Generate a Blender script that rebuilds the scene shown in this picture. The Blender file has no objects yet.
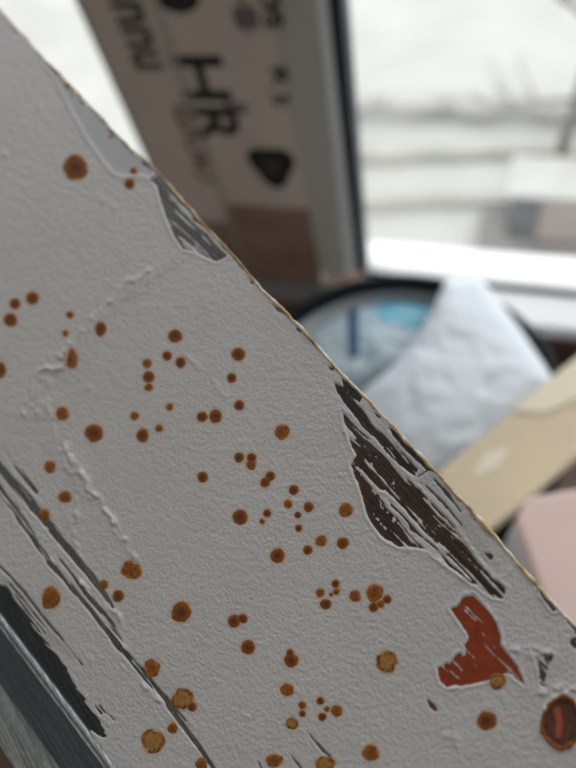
import bpy, bmesh, math, random
import numpy as np
from mathutils import Vector, Matrix

# ------------------------------------------------------------------ camera
S = bpy.context.scene
COL = S.collection
FPX, CU, CV = 580.0, 288.0, 384.0
EYE = np.array([0.0, 0.0, 1.55])
RIGHT = np.array([.9463, .2751, -.1707])
DOWN = np.array([.1521, -.8428, -.5165])
FWD = np.array([-.2856, .4628, -.8391])
FWD /= np.linalg.norm(FWD)
RIGHT -= FWD * RIGHT.dot(FWD); RIGHT /= np.linalg.norm(RIGHT)
DOWN = np.cross(FWD, RIGHT)
cam = bpy.data.cameras.new('camera')
cam.sensor_width = 36.0
cam.lens = 36.0 * FPX / 768.0
cam.clip_start, cam.clip_end = .005, 300
cam.dof.use_dof = True
cam.dof.focus_distance = .121
cam.dof.aperture_fstop = cam.lens / 3.6
camo = bpy.data.objects.new('camera', cam); COL.objects.link(camo)
camo.matrix_world = Matrix(((RIGHT[0], -DOWN[0], -FWD[0], EYE[0]), (RIGHT[1], -DOWN[1], -FWD[1], EYE[1]),
                            (RIGHT[2], -DOWN[2], -FWD[2], EYE[2]), (0, 0, 0, 1)))
S.camera = camo

# ------------------------------------------------------------------ sky and daylight
W = bpy.data.worlds.new('overcast_sky'); S.world = W; W.use_nodes = True
W.node_tree.nodes['Background'].inputs[0].default_value = (.97, .985, 1, 1)
W.node_tree.nodes['Background'].inputs[1].default_value = 1.5

def portal(name, x0, x1, z0, z1, y):
    l = bpy.data.lights.new(name, 'AREA'); l.shape = 'RECTANGLE'
    l.size, l.size_y = x1 - x0, z1 - z0
    l.cycles.is_portal = True
    o = bpy.data.objects.new(name, l); COL.objects.link(o)
    o.location = ((x0 + x1) / 2, y, (z0 + z1) / 2)
    o.rotation_euler = (-math.pi / 2, 0, 0)
S.view_settings.view_transform = 'Standard'
S.view_settings.look = 'None'
S.view_settings.exposure = 0.82
S.view_settings.gamma = 1.0
S.view_settings.use_curve_mapping = False

# ------------------------------------------------------------------ helpers
def ray(u, v):
    return ((u - CU) / FPX) * RIGHT + ((v - CV) / FPX) * DOWN + FWD
def hit_y(u, v, y):
    r = ray(u, v); return EYE + r * ((y - EYE[1]) / r[1])
def hit_z(u, v, z):
    r = ray(u, v); return EYE + r * ((z - EYE[2]) / r[2])

def lin(c):
    return tuple((x / 255 / 12.92 if x / 255 <= .04045 else ((x / 255 + .055) / 1.055) ** 2.4) for x in c) + (1.0,)

MATS = {}
def mat(name, rgb, rough=.6, metal=0, noise=0, nscale=40, bump=0, bscale=80, alpha=1, trans=0, spec=.5, attr=None):
    if name in MATS: return MATS[name]
    m = bpy.data.materials.new(name); m.use_nodes = True
    nt = m.node_tree; N = nt.nodes; L = nt.links
    b = N['Principled BSDF']
    b.inputs['Roughness'].default_value = rough
    b.inputs['Metallic'].default_value = metal
    b.inputs['Specular IOR Level'].default_value = spec
    b.inputs['Transmission Weight'].default_value = trans
    b.inputs['Alpha'].default_value = alpha
    c = lin(rgb)
    tc = N.new('ShaderNodeTexCoord')
    b.inputs['Base Color'].default_value = c
    src = None
    if attr:
        a = N.new('ShaderNodeAttribute'); a.attribute_name = attr; src = a.outputs['Color']
    if noise:
        nz = N.new('ShaderNodeTexNoise'); nz.inputs['Scale'].default_value = nscale; nz.inputs['Detail'].default_value = 5
        L.new(tc.outputs['Object'], nz.inputs['Vector'])
        mp = N.new('ShaderNodeMapRange')
        mp.inputs[1].default_value = .3; mp.inputs[2].default_value = .7
        mp.inputs[3].default_value = 1 - noise; mp.inputs[4].default_value = 1 + noise
        L.new(nz.outputs['Fac'], mp.inputs[0])
        mx = N.new('ShaderNodeVectorMath'); mx.operation = 'MULTIPLY'
        if src: L.new(src, mx.inputs[0])
        else: mx.inputs[0].default_value = c[:3]
        L.new(mp.outputs[0], mx.inputs[1])
        src = mx.outputs[0]
    if src: L.new(src, b.inputs['Base Color'])
    if bump:
        nb = N.new('ShaderNodeTexNoise'); nb.inputs['Scale'].default_value = bscale; nb.inputs['Detail'].default_value = 3
        L.new(tc.outputs['Object'], nb.inputs['Vector'])
        bp = N.new('ShaderNodeBump'); bp.inputs['Strength'].default_value = 1; bp.inputs['Distance'].default_value = bump
        L.new(nb.outputs['Fac'], bp.inputs['Height']); L.new(bp.outputs[0], b.inputs['Normal'])
    MATS[name] = m
    return m

def obj(name, bm, material, parent=None, smooth=False):
    me = bpy.data.meshes.new(name); bm.to_mesh(me); bm.free()
    return link(name, me, material, parent, smooth)
def link(name, me, material, parent=None, smooth=False):
    if material: me.materials.append(material)
    if smooth:
        me.polygons.foreach_set('use_smooth', [True] * len(me.polygons))
    o = bpy.data.objects.new(name, me); COL.objects.link(o)
    if parent: o.parent = parent
    return o
def tag(o, label, cat, group=None):
    o['label'] = label; o['category'] = cat
    if group: o['group'] = group
    return o
def struct(o, label=None, cat=None):
    o['kind'] = 'structure'
    if label: o['label'] = label
    if cat: o['category'] = cat
    return o
def empty(name, loc, rz=0):
    o = bpy.data.objects.new(name, None); COL.objects.link(o); o.empty_display_size = .05
    o.location = loc; o.rotation_euler = (0, 0, rz); return o

def add_box(bm, a, b, bevel=0):
    r = bmesh.ops.create_cube(bm, size=1)
    vs = r['verts']
    for v in vs:
        v.co = Vector([(a[i] + b[i]) / 2 + v.co[i] * (b[i] - a[i]) for i in range(3)])
    if bevel:
        es = list({e for v in vs for e in v.link_edges})
        bmesh.ops.bevel(bm, geom=es, offset=bevel, segments=2, profile=.5, affect='EDGES')
def box(name, a, b, m, parent=None, bevel=0):
    bm = bmesh.new(); add_box(bm, a, b, bevel); return obj(name, bm, m, parent)

def tube(bm, pts, rads, n=8, cap=True):
    rings = []
    for i, p in enumerate(pts):
        p = Vector(p)
        d = Vector(pts[min(i + 1, len(pts) - 1)]) - Vector(pts[max(i - 1, 0)])
        d.normalize()
        up = Vector((0, 0, 1)) if abs(d.z) < .9 else Vector((1, 0, 0))
        x = d.cross(up).normalized(); y = d.cross(x)
        rings.append([bm.verts.new(p + (x * math.cos(2 * math.pi * k / n) + y * math.sin(2 * math.pi * k / n)) * rads[i]) for k in range(n)])
    for i in range(len(rings) - 1):
        for k in range(n):
            bm.faces.new((rings[i][k], rings[i][(k + 1) % n], rings[i + 1][(k + 1) % n], rings[i + 1][k]))
    if cap:
        bm.faces.new(rings[0][::-1]); bm.faces.new(rings[-1])
def lathe(bm, prof, n=64, c=(0, 0)):
    rings = [[bm.verts.new((c[0] + r * math.cos(2 * math.pi * k / n), c[1] + r * math.sin(2 * math.pi * k / n), z)) for k in range(n)] for r, z in prof]
    for i in range(len(rings) - 1):
        for k in range(n):
            bm.faces.new((rings[i][k], rings[i][(k + 1) % n], rings[i + 1][(k + 1) % n], rings[i + 1][k]))
    return rings
def prism(bm, poly, z0, z1):
    lo = [bm.verts.new((p[0], p[1], z0)) for p in poly]; hi = [bm.verts.new((p[0], p[1], z1)) for p in poly]
    n = len(poly)
    bm.faces.new(lo[::-1]); bm.faces.new(hi)
    for i in range(n): bm.faces.new((lo[i], lo[(i + 1) % n], hi[(i + 1) % n], hi[i]))
    bmesh.ops.recalc_face_normals(bm, faces=bm.faces)

def grid_mesh(name, P, ni, nj):
    """P: (ni*nj,3) array -> quad grid mesh"""
    me = bpy.data.meshes.new(name)
    idx = np.arange(ni * nj).reshape(ni, nj)
    q = np.stack([idx[:-1, :-1], idx[1:, :-1], idx[1:, 1:], idx[:-1, 1:]], -1).reshape(-1, 4)
    me.vertices.add(len(P)); me.vertices.foreach_set('co', P.astype(np.float32).ravel())
    me.loops.add(q.size); me.loops.foreach_set('vertex_index', q.ravel().astype(np.int32))
    me.polygons.add(len(q)); me.polygons.foreach_set('loop_start', np.arange(0, q.size, 4, dtype=np.int32))
    me.update(calc_edges=True); me.validate()
    return me
def color_attr(me, name, C):
    a = me.attributes.new(name, 'FLOAT_COLOR', 'POINT')
    if C.shape[1] == 3: C = np.concatenate([C, np.ones((len(C), 1))], 1)
    a.data.foreach_set('color', C.astype(np.float32).ravel())

_tab = {}
def vnoise(x, y, seed=0):
    if seed not in _tab: _tab[seed] = np.random.RandomState(seed).rand(256, 256)
    T = _tab[seed]
    xi = np.floor(x).astype(int); yi = np.floor(y).astype(int)
    fx = x - xi; fy = y - yi
    fx = fx * fx * (3 - 2 * fx); fy = fy * fy * (3 - 2 * fy)
    g = lambda i, j: T[i & 255, j & 255]
    return (g(xi, yi) * (1 - fx) + g(xi + 1, yi) * fx) * (1 - fy) + (g(xi, yi + 1) * (1 - fx) + g(xi + 1, yi + 1) * fx) * fy
def fbm(x, y, seed=0, o=4):
    s = 0; a = .5
    for k in range(o):
        s = s + a * vnoise(x * 2 ** k, y * 2 ** k, seed + k); a *= .5
    return s / (1 - .5 ** o)
def sstep(a, b, x):
    t = np.clip((x - a) / (b - a), 0, 1); return t * t * (3 - 2 * t)

# ------------------------------------------------------------------ room shell
D = .45                       # inner face of the window wall
ZC = EYE[2]
X0, X1, YB, ZT = -1.7, 1.5, -1.5, 2.65
ZW = ZC - .524                # top of the inner sill ledge = bottom of the glazing
ZH = 2.4
POST = (D * -.776, hit_y(272, 0, D)[0])
plaster = mat('warm_white_plaster', (202, 199, 195), .85, noise=.05, nscale=6, bump=.001, bscale=120)
brown_wall = mat('brown_wall_cladding', (120, 96, 84), .7, noise=.12, nscale=14)
pvc = mat('white_window_plastic', (236, 238, 238), .35)
pvcgrey = mat('grey_protective_film_plastic', (190, 186, 178), .4, noise=.03, nscale=9)
rubber = mat('blue_black_gasket_rubber', (30, 46, 58), .55)
struct(box('floor', (X0, YB, -.05), (X1, D + .08, 0), mat('brown_floor_boards', (120, 92, 70), .5, noise=.15, nscale=7)))
struct(box('ceiling', (X0, YB, ZT), (X1, D + .08, ZT + .05), plaster))
struct(box('wall_back', (X0 - .05, YB - .05, 0), (X1 + .05, YB, ZT), plaster))
struct(box('wall_left', (X0 - .05, YB, 0), (X0, D + .08, ZT), plaster))
struct(box('wall_right', (X1, YB, 0), (X1 + .05, D + .08, ZT), plaster))
struct(box('wall_window', (X0, D, 0), (X1, D + .04, ZW - .022), brown_wall))
struct(box('trim_1', (X0, D - .01, ZH), (X1, D + .08, ZT), pvc))
portal('left_window_daylight', X0, POST[0], ZW, ZH, D + .1)
portal('right_window_daylight', POST[1], X1, ZW, ZH, D + .1)

def glass_mat():
    m = bpy.data.materials.new('window_glass'); m.use_nodes = True
    N = m.node_tree.nodes; L = m.node_tree.links; N.remove(N['Principled BSDF'])
    t = N.new('ShaderNodeBsdfTransparent'); t.inputs[0].default_value = (.97, .97, .97, 1)
    g = N.new('ShaderNodeBsdfGlossy'); g.inputs['Roughness'].default_value = .02
    lw = N.new('ShaderNodeLayerWeight'); lw.inputs[0].default_value = .5
    pw = N.new('ShaderNodeMath'); pw.operation = 'POWER'; pw.inputs[1].default_value = 5
    f = N.new('ShaderNodeMath'); f.operation = 'MULTIPLY_ADD'; f.inputs[1].default_value = .9; f.inputs[2].default_value = .03
    L.new(lw.outputs['Facing'], pw.inputs[0]); L.new(pw.outputs[0], f.inputs[0])
    x = N.new('ShaderNodeMixShader')
    L.new(f.outputs[0], x.inputs[0]); L.new(t.outputs[0], x.inputs[1]); L.new(g.outputs[0], x.inputs[2])
    L.new(x.outputs[0], N['Material Output'].inputs[0])
    return m
glass = glass_mat()

def window(n, x0, x1, fl, fr):
    w = struct(empty('window_%d' % n, ((x0 + x1) / 2, D, ZW)))
    def b(name, a, c, m, bev=0):
        o = box(name, a, c, m, None, bev); o.parent = w; o.matrix_parent_inverse = Matrix.Translation(-w.location); return o
    # frame members with a light glazing bead and a dark gasket
    for side, edge, wd in ((1, x0, fl), (-1, x1, fr)):
        q = lambda p: edge + side * p
        s = sorted((q(0), q(wd * .60))); b('frame_upright', (s[0], D - .004, ZW), (s[1], D + .03, ZH), pvcgrey, .001)
        s = sorted((q(wd * .60), q(wd * .80))); b('glazing_bead', (s[0], D + .002, ZW), (s[1], D + .02, ZH), pvc, .002)
        s = sorted((q(wd * .80), q(wd))); b('gasket', (s[0], D + .002, ZW), (s[1], D + .024, ZH), rubber, .001)
    b('frame_head', (x0, D - .004, ZH - .06), (x1, D + .07, ZH), pvc, .002)
    b('frame_foot', (x0 + fl, D + .004, ZW - .01), (x1 - fr, D + .021, ZW + .004), pvc, .001)
    b('gasket', (x0 + fl, D, ZW - .001), (x1 - fr, D + .004, ZW + .003), rubber)
    b('glass_pane', (x0 + fl * .8, D + .013, ZW + .002), (x1 - fr * .8, D + .017, ZH - .05), glass)
    # outer ledge with a little settled snow
    b('outer_ledge', (x0, D + .03, ZW - .06), (x1, D + .10, ZW - .045), pvc, .002)
    return w
XR = POST[1]
wd = hit_y(341, 0, D)[0] - hit_y(272, 0, D)[0]
window(1, XR, X1, wd, .05)
window(2, X0, POST[0], .05, .012)

# inner sill ledge: white board whose top takes the daylight
YS = .404
sill = struct(box('trim_2', (XR + wd, YS, ZW - .018), (X1, D, ZW), pvc, None, .004))
struct(box('trim_3', (X0, YS, ZW - .018), (POST[0] + .01, D, ZW), pvc, None, .004))
struct(box('trim_4', (X0, D - .012, ZW - .05), (X1, D, ZW - .0185), mat('grey_sill_bracket', (150, 148, 146), .5)))

# the wide post wrapped in printed protective film
post = struct(empty('wall_post', ((POST[0] + POST[1]) / 2, D, 0)))
post['label'] = 'wide window post wrapped in printed protective film'
def pchild(o):
    o.parent = post; o.matrix_parent_inverse = Matrix.Translation(-post.location); return o
film = mat('cream_protective_film', (208, 196, 182), .42, noise=.06, nscale=12, bump=.0006, bscale=60)
film2 = mat('brown_printed_film', (146, 120, 106), .42, noise=.22, nscale=22, bump=.0006, bscale=60)
pchild(box('post_core', (POST[0], D, ZW - .02), (POST[1], D + .03, ZH), pvc))
seam = hit_y(160, 0, D)[0]
zred = hit_y(270, 203, D)[2]
zred2 = zred - .03
pchild(box('film_sheet', (POST[0], D - .003, zred2), (seam, D - .0002, ZH), film))
pchild(box('brown_film_section', (POST[0], D - .003, ZW - .018), (seam, D - .0002, zred2), film2))
pchild(box('film_sheet', (seam, D - .006, zred), (POST[1], D - .0002, ZH), film, None, .001))
pchild(box('brown_film_section', (seam, D - .006, ZW - .018), (POST[1], D - .0002, zred), film2, None, .001))
bm = bmesh.new(); tube(bm, [(seam, D - .006, ZW - .018), (seam, D - .006, ZH)], [.0022, .0022], 8)
pchild(obj('film_seam', bm, mat('pale_film_fold', (186, 180, 172), .4), None, True))

ink = mat('black_print_ink', (26, 30, 28), .5)
ink_pale = mat('faded_red_print_ink', (122, 84, 78), .5)
ink_mauve = mat('faded_mauve_print_ink', (116, 104, 106), .5)
def text_on_post(txt, size, pix, y, m, name='printed_lettering', sx=1.0, shear=0):
    """letters stand with their tops to the right and read downwards; pix = pixel of the text's start (lower left of first letter)"""
    c = bpy.data.curves.new(name, 'FONT'); c.body = txt; c.size = size; c.extrude = .00012; c.offset = size * .028
    t = bpy.data.objects.new(name, c); COL.objects.link(t)
    bpy.context.view_layer.update()
    me = bpy.data.meshes.new_from_object(t.evaluated_get(bpy.context.evaluated_depsgraph_get()))
    bpy.data.objects.remove(t)
    p = hit_y(pix[0], pix[1], y)
    co = np.zeros(len(me.vertices) * 3, np.float32); me.vertices.foreach_get('co', co); co = co.reshape(-1, 3)
    out = np.stack([p[0] + co[:, 1], y - .0002 - co[:, 2], p[2] - co[:, 0] * sx], 1)
    me.vertices.foreach_set('co', out.astype(np.float32).ravel()); me.materials.clear()
    return pchild(link(name, me, m))
text_on_post('nnnu', .056, (100, -26), D - .003, ink, sx=.71)
text_on_post('HR', .066, (170, 52), D - .006, ink, sx=1.0)
text_on_post('ШОЮ', .032, (172, 104), D - .003, ink_pale, sx=1.05)
text_on_post('||||||||||||||||||||', .009, (232, -30), D - .006, ink_mauve)
text_on_post('OS', .022, (256, -22), D - .006, ink, sx=1.3)
text_on_post('R', .019, (270, 66), D - .006, ink, sx=1.5)
text_on_post('5', .019, (272, 92), D - .006, ink, sx=1.5)
# mauve faded print bars
for k, (u, v, w, h) in enumerate([(246, 18, 26, 14), (236, 108, 24, 8)]):
    p = hit_y(u, v, D - .006); s = .45 / ray(u, v)[1] / FPX
    pchild(box('faded_print_bar', (p[0] - w * s / 2, D - .0063, p[2] - h * s / 1.4), (p[0] + w * s / 2, D - .0061, p[2] + h * s / 1.4), ink_mauve))
# rounded shield emblem: dark ring with a pale middle
def shield(scale, m, y, name):
    c = hit_y(272, 166, D - .006); bm = bmesh.new(); n = 40; pts = []
    for k in range(n):
        a = 2 * math.pi * k / n
        r = 1 + .16 * math.cos(3 * (a - math.pi / 2 - math.pi))
        pts.append((c[0] + .021 * scale * r * math.cos(a), c[2] + .0215 * scale * r * math.sin(a)))
    lo = [bm.verts.new((p[0], y, p[1])) for p in pts]; hi = [bm.verts.new((p[0], y - .0002, p[1])) for p in pts]
    bm.faces.new(hi); bm.faces.new(lo[::-1])
    for i in range(n): bm.faces.new((lo[i], hi[i], hi[(i + 1) % n], lo[(i + 1) % n]))
    bmesh.ops.recalc_face_normals(bm, faces=bm.faces)
    return pchild(obj(name, bm, m))
shield(1.1, ink, D - .0061, 'shield_emblem')
shield(.42, mat('dim_print_ink', (66, 64, 60), .5), D - .0063, 'shield_emblem_centre')
# oval emblem at the top of the post
p = hit_y(178, 0, D - .006); bm = bmesh.new()
pts = [(p[0] + .020 * math.cos(a), p[2] + .004 + .014 * math.sin(a)) for a in np.linspace(0, 2 * math.pi, 28, endpoint=False)]
v = [bm.verts.new((x, D - .0063, z)) for x, z in pts]; bm.faces.new(v)
v2 = [bm.verts.new((x, D - .0061, z)) for x, z in pts]; bm.faces.new(v2[::-1])
for i in range(28): bm.faces.new((v2[i], v[i], v[(i + 1) % 28], v2[(i + 1) % 28]))
bmesh.ops.recalc_face_normals(bm, faces=bm.faces)
pchild(obj('oval_emblem', bm, ink))

# ------------------------------------------------------------------ outside: snowy yard far below
GZ = -9.0
snow = mat('snow', (164, 165, 160), .9, noise=.10, nscale=.35)
def ground():
    n = 120; xs = np.linspace(-45, 45, n); ys = np.linspace(2, 70, n)
    X, Y = np.meshgrid(xs, ys, indexing='ij')
    Z = GZ + .5 * (fbm(X * .25, Y * .25, 3) - .5)
    me = grid_mesh('ground', np.stack([X, Y, Z], -1).reshape(-1, 3), n, n)
    return struct(link('ground', me, snow, None, True), 'snow covered yard below the window', 'ground')
ground()
def strip_path(name, pix, w, m, label):
    bm = bmesh.new(); L_, R_ = [], []
    for u, v in pix:
        p = hit_z(u, v, GZ + .3); L_.append(bm.verts.new((p[0], p[1] + w / 2, GZ + .3))); R_.append(bm.verts.new((p[0], p[1] - w / 2, GZ + .3)))
    low = [bm.verts.new((q.co.x, q.co.y, GZ - .3)) for q in L_]; low2 = [bm.verts.new((q.co.x, q.co.y, GZ - .3)) for q in R_]
    for i in range(len(pix) - 1):
        bm.faces.new((R_[i], R_[i + 1], L_[i + 1], L_[i]))
        bm.faces.new((L_[i], L_[i + 1], low[i + 1], low[i])); bm.faces.new((R_[i + 1], R_[i], low2[i], low2[i + 1]))
    return struct(obj(name, bm, m), label, 'path')
slush = mat('trodden_slush', (151, 149, 143), .8, noise=.16, nscale=.9)
slush2 = mat('muddy_slush', (112, 109, 106), .8, noise=.25, nscale=1.3)
strip_path('yard_path', [(240, 158), (345, 152), (430, 150), (500, 146), (580, 148), (680, 150)], .35, slush, 'trodden slush path across the snowy yard')
strip_path('yard_track', [(240, 198), (345, 200), (430, 196), (500, 197), (560, 194), (680, 190)], .28, slush, 'tyre track in the snow nearer to the window')
strip_path('yard_mud', [(478, 232), (520, 228), (580, 230), (700, 232)], 1.3, slush2, 'muddy trodden ground in front of the shed')
# shed
p0 = hit_z(505, 236, GZ + .3); sw = 3.4
shed = empty('yard_shed', (p0[0], p0[1], GZ + .15))
box('shed_wall', (.62, 0, 0), (sw, 1.0, 1.35), mat('pinkish_grey_shed_wall', (132, 124, 120), .8, noise=.08, nscale=2), shed)
box('shed_wall', (0, .04, 0), (.62, 1.0, 1.35), mat('grey_shed_wall', (98, 100, 100), .8, noise=.05), shed)
box('shed_door', (.05, -.02, 0), (.58, .04, 1.15), mat('dull_grey_door', (80, 84, 84), .7), shed)
box('shed_roof', (-.12, -.12, 1.35), (sw + .1, 1.1, 1.5), snow, shed, .05)
tag(shed, 'small pinkish shed with grey door and snowy roof in the yard', 'shed')
# bare trees
bark = mat('pale_grey_bark', (110, 104, 98), .9, noise=.1, nscale=3)
def tree(name, base, h, seed, label, lean=(0, 0)):
    rnd = random.Random(seed); t = empty(name, base)
    bm = bmesh.new()
    tr = [Vector((lean[0] * k * h, lean[1] * k * h, h * k)) for k in (0, .25, .5, .75, 1)]
    for q in tr[1:]: q.x += rnd.uniform(-.12, .12); q.y += rnd.uniform(-.12, .12)
    tube(bm, tr, [.16, .14, .11, .08, .04], 8)
    obj('trunk', bm, bark, t, True)
    bm = bmesh.new()
    def br(p, d, l, r, lv):
        pts = [p]; q = p
        for k in range(3):
            d = (d + Vector((rnd.uniform(-.25, .25), rnd.uniform(-.25, .25), rnd.uniform(-.1, .22)))).normalized()
            q = q + d * l / 3; pts.append(q)
        tube(bm, pts, [r, r * .8, r * .6, r * .35], 5)
        if lv:
            for k in range(4):
                i = rnd.randint(1, 3)
                br(pts[i], (d + Vector((rnd.uniform(-.9, .9), rnd.uniform(-.9, .9), rnd.uniform(-.3, .6)))).normalized(), l * .55, r * .5, lv - 1)
    for k in range(11):
        f = rnd.uniform(.35, 1); i = min(int(f * 4), 3); p = tr[i].lerp(tr[i + 1], f * 4 - i)
        a = rnd.uniform(0, 6.28)
        br(p, Vector((math.cos(a), math.sin(a), rnd.uniform(.2, .8))).normalized(), rnd.uniform(1.2, 2.0) * h / 5, .06, 2)
    obj('branches', bm, bark, t, True)
    return tag(t, label, 'tree')
b = hit_z(555, 175, GZ); tree('bare_tree', (b[0], b[1], GZ), 4.2, 5, 'bare leafless tree in the snow behind the shed')
b = hit_z(330, 60, GZ); tree('bare_tree', (b[0] - .3, b[1], GZ), 5.0, 9, 'bare leafless tree whose branches show beside the window post')
# low snowy hedge
b0 = hit_z(345, 118, GZ)
bm = bmesh.new()
rnd = random.Random(4)
tube(bm, [(b0[0] - 5 + k * .5, b0[1] + .15 * math.sin(k * 1.7), GZ + .45) for k in range(42)], [.22 + .09 * rnd.random() for k in range(42)], 9)
tag(obj('snowy_hedge', bm, mat('snowy_hedge_twigs', (156, 155, 151), .9, noise=.2, nscale=4), None, True), 'low snow dusted hedge crossing the yard', 'hedge')

# ------------------------------------------------------------------ table with the round tub by the window
ZTAB = ZC - .65
table = empty('work_table', (.1, .08, 0))
wood = mat('dark_brown_table_wood', (104, 78, 64), .5, noise=.2, nscale=9)
box('table_top', (-.75, -.16, ZTAB - .03), (.95, .365, ZTAB), wood, table, .004)
for x in (-.70, .86):
    for y in (-.13, .29):
        box('leg', (x, y, 0), (x + .05, y + .05, ZTAB - .03), wood, table, .004)
tag(table, 'dark brown work table under the window sill', 'table')

TZ = ZC - .45
def circle3(a, b, c):
    m = np.array([b - a, c - a]) * 2; return np.linalg.solve(m, np.array([b @ b - a @ a, c @ c - a @ a]))
q3 = [hit_z(u, v, TZ)[:2] for u, v in ((304, 300), (392, 273), (566, 380))]
TC = circle3(*q3); TR = float(np.linalg.norm(q3[0] - TC))
tub = empty('round_tub', (TC[0], TC[1], ZTAB))
hT = TZ - ZTAB
bm = bmesh.new()
rg = lathe(bm, [(TR * .80, 0), (TR * .82, .003), (TR - .008, hT - .012), (TR - .014, hT - .012), (TR * .80, .008)], 96)
bm.faces.new(rg[0][::-1]); bm.faces.new(rg[-1])
bmesh.ops.recalc_face_normals(bm, faces=bm.faces)
obj('tub_body', bm, mat('pale_grey_tub_plastic', (196, 202, 206), .45), tub, True)
bm = bmesh.new()
k = 10
prof = [(TR - .006 + .0085 * math.cos(a), hT - .008 + .008 * math.sin(a)) for a in np.linspace(0, 2 * math.pi, k, endpoint=False)]
lathe(bm, prof + [prof[0]], 96); bmesh.ops.remove_doubles(bm, verts=bm.verts, dist=1e-5); bmesh.ops.recalc_face_normals(bm, faces=bm.faces)
obj('rim', bm, mat('black_rubber_rim', (14, 22, 28), .75, spec=.2), tub, True)
tag(tub, 'round pale tub with black rim standing on the table by the window', 'tub')

def bag(name, poly_pix, z, height, m, label, seed, print_fn=None, crease=1.0, n=110, maxr=None):
    """crumpled plastic: pillow-shaped height field over an outline on the tub"""
    P = np.array([hit_z(u, v, z)[:2] for u, v in poly_pix])
    if maxr:
        dv = P - TC; l_ = np.linalg.norm(dv, axis=1); P = TC + dv * np.minimum(1, maxr / l_)[:, None]
    c = P.mean(0)
    ang = np.linspace(0, 2 * math.pi, n, endpoint=False)
    # resample outline along its length
    Q = np.vstack([P, P[:1]]); seg = np.r_[0, np.cumsum(np.linalg.norm(np.diff(Q, axis=0), axis=1))]
    tt = np.linspace(0, seg[-1], n, endpoint=False)
    O = np.stack([np.interp(tt, seg, Q[:, 0]), np.interp(tt, seg, Q[:, 1])], 1)
    rr = np.linspace(0, 1, 46)
    V = []; 
    for r in rr:
        xy = c + (O - c) * r
        zz = height * np.sqrt(np.clip(1 - r ** 2.6, 0, 1))
        f = crease * np.clip((1 - r) * 5, 0, 1)
        a, b_ = xy[:, 0] * 38, xy[:, 1] * 38
        rid = np.abs(fbm(a * .8 + 3 * fbm(a * .5, b_ * .5, seed + 7), b_ * .8, seed, 4) - .5) * 2
        zz = zz + f * .014 * (.5 - rid) + f * .012 * (fbm(a * .35, b_ * .35, seed + 11, 2) - .5)
        V.append(np.c_[xy, z + zz])
    V = np.concatenate(V)
    V2 = V.copy(); V2[:, 2] = np.minimum(z - .002, V[:, 2] - .002)
    nr = len(rr)
    me = bpy.data.meshes.new(name)
    F = []
    for i in range(nr - 1):
        for k in range(n):
            q = (i * n + k, (i + 1) * n + k, (i + 1) * n + (k + 1) % n, i * n + (k + 1) % n)
            F.append(q); F.append(tuple(x + nr * n for x in q[::-1]))
    for k in range(n):
        a, b_ = (nr - 1) * n + k, (nr - 1) * n + (k + 1) % n
        F.append((a, a + nr * n, b_ + nr * n, b_))
    me.from_pydata(np.concatenate([V, V2]).tolist(), [], F); me.update()
    A = np.concatenate([V, V2])
    # pixel-free print: evaluated on plan coordinates
    C = np.ones((len(A), 3))
    C[:] = print_fn(A[:, 0], A[:, 1]) if print_fn else .8
    color_attr(me, 'Col', C)
    bm2 = bmesh.new(); bm2.from_mesh(me); bmesh.ops.remove_doubles(bm2, verts=bm2.verts, dist=1e-6)
    bmesh.ops.recalc_face_normals(bm2, faces=bm2.faces); bm2.to_mesh(me); bm2.free()
    return tag(link(name, me, m, None, True), label, 'bag')

zb = TZ - .035
def blue_print(x, y):
    C = np.tile(np.array(lin((196, 214, 224))[:3]), (len(x), 1))
    def put(pix, rad, col, sq=1.0):
        nonlocal C
        p = hit_z(pix[0], pix[1], zb + .02)
        d = np.hypot(x - p[0], (y - p[1]) * sq)
        k = (1 - sstep(rad * .7, rad * 1.1, d))[:, None]
        C = C * (1 - k) + np.array(lin(col)[:3]) * k
    put((404, 296), .026, (92, 176, 206)); put((392, 312), .02, (110, 186, 212)); put((415, 315), .022, (120, 190, 214))
    put((424, 290), .014, (40, 96, 132))
    for v_ in range(310, 358, 5): put((353 + (v_ - 310) * .02, v_), .0062, (34, 84, 124))
    for v_ in range(306, 364, 12): put((368, v_), .004, (110, 170, 200))
    return C
bagm = mat('printed_bag_plastic', (255, 255, 255), .3, attr='Col')
bag('printed_bag', [(306, 318), (330, 299), (365, 287), (400, 284), (440, 288), (455, 305), (450, 340), (430, 365), (390, 385), (345, 395), (310, 380), (296, 350)],
    zb, .022, bagm, 'pale bag with blue and cyan print inside the round tub', 21, blue_print, .5, maxr=TR * .90)
def white_print(x, y):
    C = np.tile(np.array(lin((214, 223, 230))[:3]), (len(x), 1)); return C
wbag = mat('milky_bag_plastic', (255, 255, 255), .28, attr='Col')
bag('milky_bag', [(445, 281), (478, 279), (492, 292), (520, 330), (548, 372), (560, 395), (520, 430), (470, 470), (420, 480), (370, 440), (350, 405), (385, 375), (412, 345), (430, 315)],
    TZ + .0025, .021, wbag, 'milky crumpled plastic bag spilling over the tub rim', 33, white_print, .28)
bag('grey_bag', [(300, 390), (345, 380), (395, 372), (430, 400), (440, 450), (430, 500), (380, 520), (320, 480)],
    zb - .05, .025, mat('grey_bag_plastic', (150, 156, 160), .35), 'grey crumpled bag low in the tub beside the metal panel', 45, None, 1.0, maxr=TR * .85)

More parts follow.
